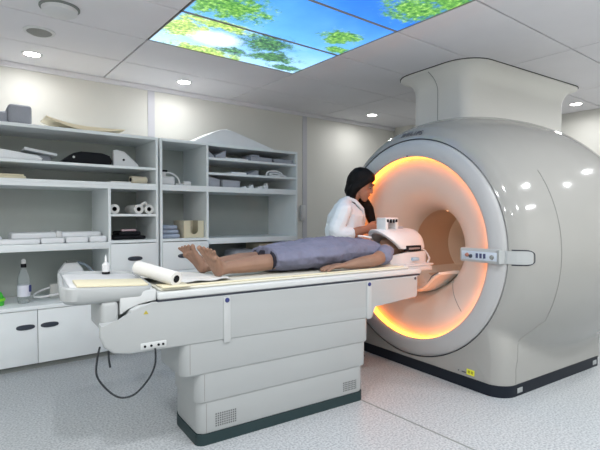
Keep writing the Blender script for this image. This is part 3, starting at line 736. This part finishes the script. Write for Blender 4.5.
for x in (-1.707, -.704):
    st = part('rail_strip', MB().box(x-.020, x+.020, -YN-.005, -YN+.002, .530, .772, .003), M('rail_grey', (.46, .48, .485), .38), Tt)
    part('screw_cap', MB().lathe([(.001, -YN-.010), (.011, -YN-.010), (.013, -YN-.006), (.013, -YN)], (x, 0, .755), 'y', 16), NAVYL, st)
part('screw_cap', MB().lathe([(.001, -YN-.004), (.008, -YN-.004), (.010, -YN)], (-.27, 0, .76), 'y', 16), HAND, Tt)
part('warning_sticker', MB().prism([(-2.140, .730), (-2.116, .730), (-2.128, .748)], -YN-.002, -YN+.001, 'y'), M('sticker_gold', (.45, .38, .05), .5), Tt)
so = part('socket_panel', MB().box(-2.155, -2.03, -YN-.004, -YN+.01, .560, .592, .004), TABLEW, Tt)
for x in (-2.135, -2.105, -2.07, -2.048): part('socket', MB().lathe([(.001, -YN-.008), (.006, -YN-.008), (.006, -YN-.003)], (x, 0, .576), 'y', 12), BLACK, so)
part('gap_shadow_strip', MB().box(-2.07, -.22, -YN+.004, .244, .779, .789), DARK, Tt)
top = part('table_top', MB().box(-2.068, -.20, -.312, .275, .788, .826, .010, 3).box(-.202, .02, -.22, .22, .790, .826, .010, 3), TABLEW, Tt)
part('end_block', MB().prism([(-2.24, .840), (-2.071, .840), (-2.071, .785), (-2.16, .782), (-2.205, .765), (-2.225, .74), (-2.24, .735)], -.290, .235, 'y', .006), TABLEW, Tt)
part('end_column', MB().box(-2.325, -2.245, -.29, -.02, .66, .80, .02, 3), TABLE, Tt)
# tray with rounded plan, raised rim
def trayring(ins, z, r): return [(q[0]+.16*max(0, q[1]+.05)*(q[0] < -2.2), q[1], q[2]) for q in rrect(-2.485+ins, -2.074-min(ins, .012), -.295+ins, .175-ins, r, z, 8)]
tr = MB().loft([trayring(.05, .790, .05), trayring(.02, .798, .07), trayring(.004, .815, .08), trayring(0, .850, .08), trayring(.004, .858, .08), trayring(.014, .858, .07), trayring(.024, .842, .06)])
for v in tr.b.verts:                                  # the far rim and the outer end stand higher
    if v.co.z > .835: v.co.z += .020*max(0, min(1, (-2.1-v.co.x)/.35))+.030*max(0, min(1, (v.co.y+.25)/.4))
part('end_tray', tr, TABLE, Tt, 40)
tm = MB().box(-2.415, -2.09, -.225, -.085, .850, .860, .002); tl = MB().box(-2.44, -2.085, -.265, .13, .840, .8475, .002)
for v in list(tm.b.verts)+list(tl.b.verts): v.co.z += .020*max(0, min(1, (-2.1-v.co.x)/.35))+.030*max(0, min(1, (v.co.y+.25)/.4))
part('tray_liner', tl, WHITE, Tt)
part('tray_mat', tm, CREAM, Tt)
part('mattress', MB().box(-2.05, -.30, -.285, .262, .8265, .841, .007, 3), M('mattress_ivory', (.66, .65, .57), .7), Tt, label='thin ivory mattress')
part('mattress_edge', MB().tube([(-2.03, -.272, .845), (-1.6, -.277, .845), (-1.0, -.278, .845), (-.35, -.276, .845)], .006), CREAM, Tt)

# things on the table
ra = Vector((-1.965, -.275, .8815)); rb = Vector((-2.085, -.01, .921))
t = thing('paper_roll', 'large white couch paper roll lying across the foot end of table', 'paper roll', tuple((ra+rb)/2-Vector((0, 0, .038))), 'G')
part('paper', MB().cyl(ra, rb, .037, n=32), PAPER, t)
d_ = (ra-rb).normalized()
part('core', MB().cyl(ra+d_*-.002, ra+d_*.0015, .019, n=24), BLACK, t)
# tissue sheet from roll to feet
sh = MB(); rows = []
N1, N2 = 30, 24
for i in range(N1+1):
    u = i/N1; row = []
    for j in range(N2+1):
        v = j/N2; x = -2.03+.40*u-.10*v+.03*math.sin(5*v); y = -.215+.44*v
        z = .8525+.008*noise.noise(Vector((x*14, y*14, 0)))+.012*max(0, 1-u*5)
        row.append((x, y, z))
    rows.append(row)
for i in range(N1):
    pass
V = [[sh.b.verts.new(p) for p in r] for r in rows]; V2 = [[sh.b.verts.new((p[0], p[1], p[2]-.0015)) for p in r] for r in rows]
for i in range(N1):
    for j in range(N2):
        sh.b.faces.new((V[i][j], V[i+1][j], V[i+1][j+1], V[i][j+1])); sh.b.faces.new((V2[i][j], V2[i][j+1], V2[i+1][j+1], V2[i+1][j]))
solid('couch_paper', sh, PAPER, 'crumpled white paper sheet spread under the patient feet', 'paper', (-1.9, 0, .84), 'G', smooth=60)
solid('foam_offcut', MB().box(-2.045, -1.90, -.305, -.19, .8415, .852, .005, 3), CREAM, 'small pale yellow foam piece under the end of the large paper roll', 'foam pad', (-1.97, -.2, .838), 'G')
t = thing('dropper_bottle', 'small white dropper bottle with dark base on the far rim of end tray', 'bottle', (-2.222, .125, .883), 'G')
bx, by, bz = -2.222, .125, .8830
part('base_ring', MB().lathe([(.001, bz), (.021, bz), (.021, bz+.012), (.001, bz+.012)], (bx, by, 0), 'z', 20), BLACK, t)
part('body', MB().lathe([(.001, bz+.012), (.019, bz+.012), (.020, bz+.05), (.010, bz+.062), (.001, bz+.063)], (bx, by, 0), 'z', 20), WHITE, t)
part('nozzle', MB().lathe([(.007, bz+.062), (.006, bz+.075), (.002, bz+.105), (.001, bz+.105)], (bx, by, 0), 'z', 16), WHITE, t)
solid('power_cable', MB().tube([(-2.325, -.26, .590), (-2.335, -.25, .53), (-2.335, -.24, .45), (-2.29, -.24, .375), (-2.235, -.25, .330), (-2.17, -.26, .335), (-2.105, -.27, .40), (-2.085, -.31, .48), (-2.088, -.328, .562)], .0048), M('cable_black', (.02, .025, .03), .5), 'thin black cable looping below the foot end of patient table', 'cable', (-2.2, -.25, .34), 'G')
solid('power_cable', MB().tube([(-2.275, -.20, .556), (-2.275, -.205, .51), (-2.27, -.21, .47)], .0048), bpy.data.materials['cable_black'], 'short dark cable stub hanging under the table end beside the loop', 'cable', (-2.26, -.18, .46), 'G')

# head coil
hc = thing('head_coil', 'white barrel-shaped head coil over the patient head at the bore', 'head coil', (-.13, 0, .822), 'G')
def halfring(x, ro, ri, a0, a1, zc, sy=1, n=28):
    o_ = [(x, sy*ro*math.cos(a0+(a1-a0)*k/n), zc+ro*math.sin(a0+(a1-a0)*k/n)) for k in range(n+1)]
    i_ = [(x, sy*ri*math.cos(a0+(a1-a0)*k/n), zc+ri*math.sin(a0+(a1-a0)*k/n)) for k in range(n+1)]
    return o_+i_[::-1]
CZ = .955
m = MB(); rg = []
for k, (x, ro) in enumerate(((-.345, .128), (-.34, .137), (-.325, .143), (-.20, .148), (-.04, .148), (.010, .142), (.035, .128), (.045, .105))):
    rg.append(halfring(x, ro, max(.02, min(.122, ro-.014)) if k < 6 else .03, -.02, PI+.02, CZ))
m.loft(rg)
for v in m.b.verts:                                   # the mouth leans over the chest
    if v.co.x < -.2: v.co.x += (.115-(v.co.z-CZ)*1.15)*min(1, (-.2-v.co.x)/.1)
part('upper_shell', m, WHITE, hc, 45)
m = MB().loft([[( x, -w, z0), (x, -w*1.02, z1), (x, -w+.018, z1), (x, -w*.6, z0+.012), (x, w*.6, z0+.012), (x, w-.018, z1), (x, w*1.02, z1), (x, w, z0)] for x, w, z0, z1 in ((-.30, .10, .838, .900), (-.18, .145, .838, .925), (.0, .145, .838, .930), (.06, .12, .838, .925))])
part('lower_cradle', m, WHITE, hc, 35)
part('side_slot', MB().box(-.185, -.030, -.1555, -.12, .9330, .976, .004), BLACK, hc)
part('side_bar', MB().box(-.165, -.045, -.158, -.1455, .945, .962, .005), M('bar_grey', (.25, .22, .22), .4), hc)
part('latch', MB().box(-.13, -.06, -.165, -.14, .862, .885, .004), M('latch_blue', (.35, .52, .66), .4), hc)
part('foot_plate', MB().box(-.33, .06, -.20, .20, .8265, .8385, .005), WHITE, hc)
mf = part('mirror_frame', MB().box(-.30, -.165, -.05, .05, 1.160, 1.185, .008).box(-.30, -.27, -.05, .05, 1.085, 1.165, .006).box(-.195, -.165, -.05, .05, 1.085, 1.165, .006), WHITE, hc)
for k in range(4): part('mirror_slot', MB().box(-.287+k*.030, -.267+k*.030, -.053, -.049, 1.145 if k not in (0, 3) else 1.15, 1.172, .002), BLACK, mf)
part('hinge', MB().box(-.15, -.09, -.03, .03, 1.095, 1.118, .006), GFOAM, hc)
part('end_connector', MB().box(.045, .13, -.07, .07, .84, .90, .012, 3).box(.05, .095, -.05, .05, .90, .95, .012), M('clear_bracket', (.75, .66, .56), .3), hc)
part('cable', MB().tube([(.07, -.04, .95), (.11, -.07, .92), (.10, -.12, .87), (.05, -.15, .845)], .008), WHITE, hc)

# ---------------------------------------------------------------- patient
def fingers(base, dirv, side, up, L=(.066, .074, .070, .056), r=.0085, curl=.25, spread=.10):
    """four fingers: base centre, finger direction, sideways, back-of-hand normal"""
    out = []; base, dirv, side, up = map(Vector, (base, dirv, side, up))
    for i, l in enumerate(L):
        o_ = base+side*(.0205*(1.5-i)); d = (dirv+side*spread*(1.5-i)*.6).normalized(); ch = []
        p = o_; ang = 0
        for s_, q in zip((0, .45, .32, .23), (r*1.1, r, r*.95, r*.85)):
            ang += curl if s_ else 0
            dd = d*math.cos(ang)-up*math.sin(ang); p = p+dd*l*s_; ch.append((*p, q))
        out.append(ch)
    return out
P = thing('person', 'patient in grey-blue gown lying barefoot on the table, head in the coil', 'person', (-.9, 0, .838), 'G')
mz = .848
def foot(y, dx, tilt, out):
    """foot pointing up and outward: heel at (dx, mz+.03); sole faces -x, out = lateral lean of the toes"""
    c = []; sg = 1 if y > 0 else -1
    hx, hz = dx, mz+.030
    T = lambda x, dy, z: (hx+x, y+sg*dy+sg*out*max(0, z)/.12, hz+z)
    kx = .45*sg
    T0 = T; T = lambda x, dy, z: (T0(x, dy, z)[0]-kx*sg*dy*sg*min(1, z/.06 if z > 0 else 0), *T0(x, dy, z)[1:])
    for dy, tp in ((-.030, .104), (-.010, .104), (.012, .098), (.032, .088)):
        c.append([(*T(0, dy*.35, 0), .028), (*T(-.022, dy*.75, .038), .022), (*T(-.048+tilt, dy*1.0, .074), .019), (*T(-.064+tilt, dy*1.15, tp-.004), .0185)])
    c.append([(*T(.035, 0, .018), .032), (*T(-.012, 0, .052), .028), (*T(-.040+tilt, -.006, .082), .019)])
    for (dy, l, r_) in ((-.040, .036, .0155), (-.015, .036, .0115), (.006, .032, .0108), (.025, .027, .0100), (.043, .020, .0095)):
        c.append([(*T(-.066+tilt, dy*.9, .096), r_*.9), (*T(-.078+tilt, dy*1.15, .102+l*.55), r_*.85), (*T(-.086+tilt, dy*1.25, .104+l*.95), r_)])
    return c
ch = []
for y, kz, dx in ((-.085, .0, -1.655), (.105, .0, -1.675)):
    ch += foot(y, dx, .010 if y < 0 else -.002, .010 if y < 0 else .035)
    ch.append([(dx+.02, y, mz+.042, .036), (dx+.06, y, mz+.050, .037), (dx+.16, y*.98, mz+.056, .046), (dx+.24, y*.98, mz+.062, .052), (dx+.36, y*.97, mz+.068, .050), (-1.265, y*.96, mz+.074, .057), (-1.10, y*.98, mz+.085, .070), (-.90, y*.95, mz+.095, .082)])
ch.append([(-.90, 0, mz+.080, .10, .14, .070), (-.75, 0, mz+.080, .10, .13, .070), (-.60, 0, mz+.080, .10, .12, .070), (-.47, 0, mz+.080, .08, .13, .065), (-.40, 0, mz+.085, .05, .14, .055)])
ch.append([(-.40, 0, mz+.09, .06), (-.33, 0, mz+.085, .05), (-.28, 0, mz+.09, .048)])
ch.append([(-.205, 0, mz+.098, .085, .070, .082), (-.14, 0, mz+.095, .095, .078, .088)])
ch.append([(-.270, 0, mz+.150, .028, .03, .026), (-.225, 0, mz+.155, .04, .045, .03)])           # chin and jaw
ch.append([(-.200, 0, mz+.180, .016, .013, .018), (-.185, 0, mz+.192, .014, .016, .014)])          # nose
for s_ in (-1, 1): ch.append([(-.155, s_*.078, mz+.09, .022, .008, .018)])
# near arm along the body, far arm likewise
for s_ in (-1, 1):
    sy = s_
    ch.append([(-.40, sy*.150, mz+.095, .056), (-.48, sy*.200, mz+.070, .050), (-.58, sy*.238, mz+.050, .043), (-.66, sy*.244, mz+.044, .044), (-.76, sy*.240, mz+.036, .035), (-.84, sy*.236, mz+.028, .026, .031, .021)])
    ch.append([(-.84, sy*.236, mz+.028, .022, .030, .018), (-.89, sy*.232, mz+.030, .022, .042, .017), (-.93, sy*.230, mz+.028, .015, .043, .014)])
    ch += fingers((-.938, sy*.230, mz+.028), (-1, 0, -.05), (0, sy, 0), (0, 0, 1), curl=.13, L=(.072, .082, .078, .062), r=.0095, spread=.22)
    ch.append([(-.865, sy*.214, mz+.022, .016), (-.905, sy*.182, mz+.014, .012), (-.945, sy*.170, mz+.009, .010)])
bodyo = part('body', body(ch), SKINP, P, None); remesh(bodyo, .0042, 2)
# gown
g_ = []
g_.append([(-.385, 0, mz+.088, .045, .155, .062), (-.48, 0, mz+.098, .08, .165, .086), (-.60, 0, mz+.099, .09, .165, .100), (-.78, 0, mz+.102, .09, .195, .106), (-.95, 0, mz+.098, .08, .212, .102), (-1.10, 0, mz+.090, .07, .208, .092), (-1.300, .005, mz+.082, .014, .190, .080)])
for s_ in (-1, 1): g_.append([(-.375, s_*.140, mz+.092, .056), (-.43, s_*.180, mz+.082, .062), (-.475, s_*.206, mz+.070, .062)])
gown = part('gown', body(g_), GOWN, P, None, 'grey-blue knee-length gown with short sleeves'); remesh(gown, .007, 2, .030, .075)
gh = [[(-1.308, y, mz+.076, .007, .076, .060) for y in (-.090, .100)]]  # dark disc on the gown end paints the shade inside its opening
hem = part('hem', body(gh), GSHADE, P, None); remesh(hem, .008, 3)
part('collar', MB().tube([(-.385, -.085, mz+.132), (-.42, -.05, mz+.158), (-.435, 0, mz+.168), (-.42, .05, mz+.158), (-.385, .085, mz+.132)], .006), M('collar_mint', (.45, .62, .58), .7), P)
solid('call_bulb_tube', MB().tube([(-.56, -.04, mz+.206), (-.51, -.05, mz+.202), (-.47, -.08, mz+.192)], .007), WHITE, 'short thin white tube lying on the patient chest below the neckline', 'tube', (-.43, -.08, mz+.2), 'G')

# ---------------------------------------------------------------- woman in the white coat
# own frame: x to her front (seen as right in the picture), y away, z up
wo = fr('G', (-.215, .50, 0))
D0 = math.radians(-37.7)
FR['P'] = (wo, D0)
Wm = thing('person', 'woman in white coat with long black hair leaning over the head coil', 'person', (0, 0, 0), 'P')
ch = []
ch.append([(-.06, 0, .82, .11, .15, .10), (-.055, 0, .95, .10, .13, .10), (-.03, 0, 1.10, .10, .135, .10), (-.02, 0, 1.22, .095, .15, .08), (-.005, 0, 1.27, .06, .13, .05)])
ch.append([(.005, 0, 1.28, .055), (.04, 0, 1.335, .045), (.075, 0, 1.38, .048)])
HX, HZ = .125, 1.470
HM = Matrix.Rotation(math.radians(-20), 3, 'Z') @ Matrix.Rotation(math.radians(27), 3, 'Y')
HC = Vector((HX-.02, 0, HZ))
def hd(p): return tuple(HC + HM @ (Vector(p)-HC))
hh = []
hh.append([(HX-.02, 0, HZ+.035, .092, .073, .092), (HX+.015, 0, HZ-.01, .075, .064, .09)])       # skull
hh.append([(HX+.056, 0, HZ-.045, .044, .050, .052), (HX+.080, 0, HZ-.098, .024, .026, .022)])       # face, chin
hh.append([(HX+.03, .045, HZ-.045, .03, .018, .03), (HX+.072, .012, HZ-.098, .02, .016, .018)]); hh.append([(HX+.03, -.045, HZ-.045, .03, .018, .03), (HX+.072, -.012, HZ-.098, .02, .016, .018)])
hh.append([(HX+.083, .02, HZ+.040, .014, .03, .014), (HX+.083, -.02, HZ+.040, .014, .03, .014)])   # brow
hh.append([(HX+.092, 0, HZ+.022, .008, .008, .012), (HX+.109, 0, HZ-.022, .011, .012, .010)]); hh.append([(HX+.100, .010, HZ-.024, .009, .007, .007), (HX+.100, -.010, HZ-.024, .009, .007, .007)])
hh.append([(HX+.092, 0, HZ-.052, .012, .018, .009)]); hh.append([(HX+.010, .066, HZ-.01, .013, .008, .026)]); hh.append([(HX+.010, -.066, HZ-.01, .013, .008, .026)])
ch += [[(*hd(q[:3]), *q[3:]) for q in c] for c in hh]
NW = [(-.02, -.145, 1.245, .050), (-.09, -.185, 1.06, .042), (-.085, -.19, 1.03, .042), (.02, -.185, 1.050, .045), (.085, -.17, 1.072, .040), (.135, -.155, 1.084, .032, .026, .034)]
ch.append(NW)
ch.append([(.135, -.155, 1.084, .030, .024, .032), (.185, -.135, 1.092, .032, .020, .042), (.225, -.12, 1.092, .024, .018, .045)])
ch += fingers((.232, -.116, 1.092), (.85, .40, -.15), (0, -.3, .95), (-.3, -.9, -.2), L=(.060, .070, .066, .052), r=.0095, curl=.22)
ch.append([(.155, -.13, 1.11, .015), (.195, -.105, 1.138, .013), (.230, -.09, 1.146, .011)])
ch.append([(-.02, .145, 1.245, .050), (.02, .19, 1.09, .042), (.05, .19, 1.06, .040), (.14, .13, 1.075, .034), (.20, .08, 1.09, .026)])
ch.append([(.20, .08, 1.09, .022), (.24, .06, 1.10, .024, .034, .016), (.265, .045, 1.10, .02, .036, .014)])
ch += fingers((.27, .04, 1.10), (.9, -.3, -.1), (.3, .9, 0), (0, 0, 1), curl=.25)
for s_ in (-1, 1):
    ch.append([(-.06, s_*.09, .82, .09), (-.05, s_*.095, .47, .058), (-.06, s_*.095, .30, .052), (-.06, s_*.095, .09, .038)])
    ch.append([(-.07, s_*.095, .04, .035), (.02, s_*.105, .035, .035, .042, .030), (.09, s_*.11, .028, .040, .042, .022)])
wb = part('body', body(ch), SKINW, Wm, None); remesh(wb, .0055, 4)
co = []
co.append([(-.045, 0, .60, .17, .21, .03), (-.05, 0, .82, .155, .19, .10), (-.045, 0, .96, .145, .165, .10), (-.020, 0, 1.08, .168, .165, .10), (-.010, 0, 1.20, .160, .170, .075), (-.020, 0, 1.265, .100, .145, .060)])
for s_ in (-1, 1): co.append([(-.045, s_*.135, 1.245, .068), (-.03, s_*.08, 1.300, .048), (.0, s_*.045, 1.335, .030)])
co.append([(-.045, -.150, 1.235, .074), (-.115, -.195, 1.08, .066), (-.095, -.198, 1.045, .064), (-.03, -.195, 1.048, .058), (.005, -.19, 1.050, .052)])
co.append([(-.03, .145, 1.235, .070), (.02, .19, 1.09, .062), (.05, .19, 1.06, .058), (.10, .155, 1.068, .048)])
coat = part('coat', body(co), COAT, Wm, None, 'white long-sleeved lab coat'); remesh(coat, .008, 3, .020, .07)
# collar and lapels
for s_ in (-1, 1):
    part('lapel', body([[(-.01, s_*.050, 1.350, .012, .020, .014), (.065, s_*.055, 1.320, .014, .020, .016), (.128, s_*.040, 1.25, .012, .024, .02), (.150, s_*.012, 1.16, .008, .012, .02)]]), COAT, Wm, 60)
part('shirt', body([[(.045, 0, 1.27, .040, .035, .03), (.118, 0, 1.22, .024, .030, .03), (.142, 0, 1.15, .010, .012, .03)]]), SHIRT, Wm, 60)
for k in range(3): part('button', MB().lathe([(.001, .0), (.007, .0), (.007, .012)], (0, 0, 0), 'x', 12), HAND, Wm)
for o in [c for c in Wm.children if c.name.startswith('button')]:
    k = int(o.name[-1]) if o.name[-1].isdigit() else 0; o.location = (.140, -.035, 1.10-.08*k); o.rotation_euler = (0, 0, PI)
tr_ = []
for s_ in (-1, 1): tr_.append([(-.06, s_*.09, .80, .10), (-.05, s_*.095, .47, .072), (-.06, s_*.095, .12, .060)])
tp = part('trousers', body(tr_), TROUS, Wm, None); remesh(tp, .012, 3)
for s_ in (-1, 1): part('shoe', body([[(-.08, s_*.10, .035, .045, .042, .035), (.09, s_*.112, .030, .050, .048, .030)]]), BLACK, Wm, 60)
ha = []
ha.append([(HX-.035, 0, HZ+.048, .104, .086, .096), (HX-.050, 0, HZ+.0, .090, .084, .098)])
ha.append([(HX-.03, 0, HZ+.072, .092, .078, .070), (HX+.030, 0, HZ+.088, .052, .062, .042)])
for s_ in (-1, 1): ha.append([(HX+.058, s_*.020, HZ+.082, .028, .026, .022), (HX+.036, s_*.052, HZ+.050, .026, .020, .03), (HX+.000, s_*.070, HZ+.0, .030, .016, .04), (HX-.030, s_*.070, HZ-.06, .034, .022, .05)])
ha.append([(HX-.060, 0, HZ-.03, .070, .078, .08), (HX-.065, 0, HZ-.085, .055, .070, .05)])
ha = [[(*hd(q[:3]), *q[3:]) for q in c] for c in ha]
ha.append([(HX-.085, 0, HZ-.06, .055, .070, .06), (HX-.085, .01, HZ-.14, .045, .065, .05)])
ha.append([(HX-.04, .05, HZ-.10, .055, .045, .05), (HX+.02, .085, HZ-.15, .055, .035, .06), (HX+.075, .105, HZ-.23, .050, .030, .06), (HX+.105, .105, HZ-.32, .036, .024, .05), (HX+.138, .085, HZ-.39, .012, .014, .03)])
hair = part('hair', body(ha), HAIR, Wm, None, 'long straight black hair falling over the far shoulder'); remesh(hair, .006, 4)
def hp(chains): return body([[(*hd(q[:3]), *q[3:]) for q in c] for c in chains])
for s_ in (-1, 1):
    e_ = part('eye', hp([[(HX+.080, s_*.031, HZ+.012, .009, .012, .0045)]]), EYEW, Wm, 60)
    part('iris', hp([[(HX+.0865, s_*.031, HZ+.010, .004, .006, .0045)]]), BLACK, e_, 60)
    part('eyebrow', hp([[(HX+.096, s_*.016, HZ+.038, .006, .006, .0035), (HX+.087, s_*.046, HZ+.040, .006, .006, .0035)]]), HAIR, Wm, 60)
part('lips', hp([[(HX+.102, 0, HZ-.049, .006, .016, .004)], [(HX+.100, 0, HZ-.058, .006, .013, .004)]]), LIPS, Wm, 60)

# ---------------------------------------------------------------- light, camera
w = bpy.data.worlds.new('World'); sc.world = w; w.use_nodes = True
w.node_tree.nodes['Background'].inputs[0].default_value = (.5, .55, .6, 1); w.node_tree.nodes['Background'].inputs[1].default_value = .3
cam = bpy.data.cameras.new('Camera'); cam.sensor_width = 36; cam.lens = 461/600*36; cam.clip_start = .05
co_ = bpy.data.objects.new('Camera', cam); COL.objects.link(co_)
co_.location = (0, 0, 1.204); co_.rotation_euler = (math.radians(90-1.24), 0, math.radians(-37.7)); sc.camera = co_
vs = sc.view_settings; vs.view_transform = 'Standard'; vs.look = 'None'; vs.gamma = 1; vs.use_curve_mapping = False; vs.exposure = 0.5
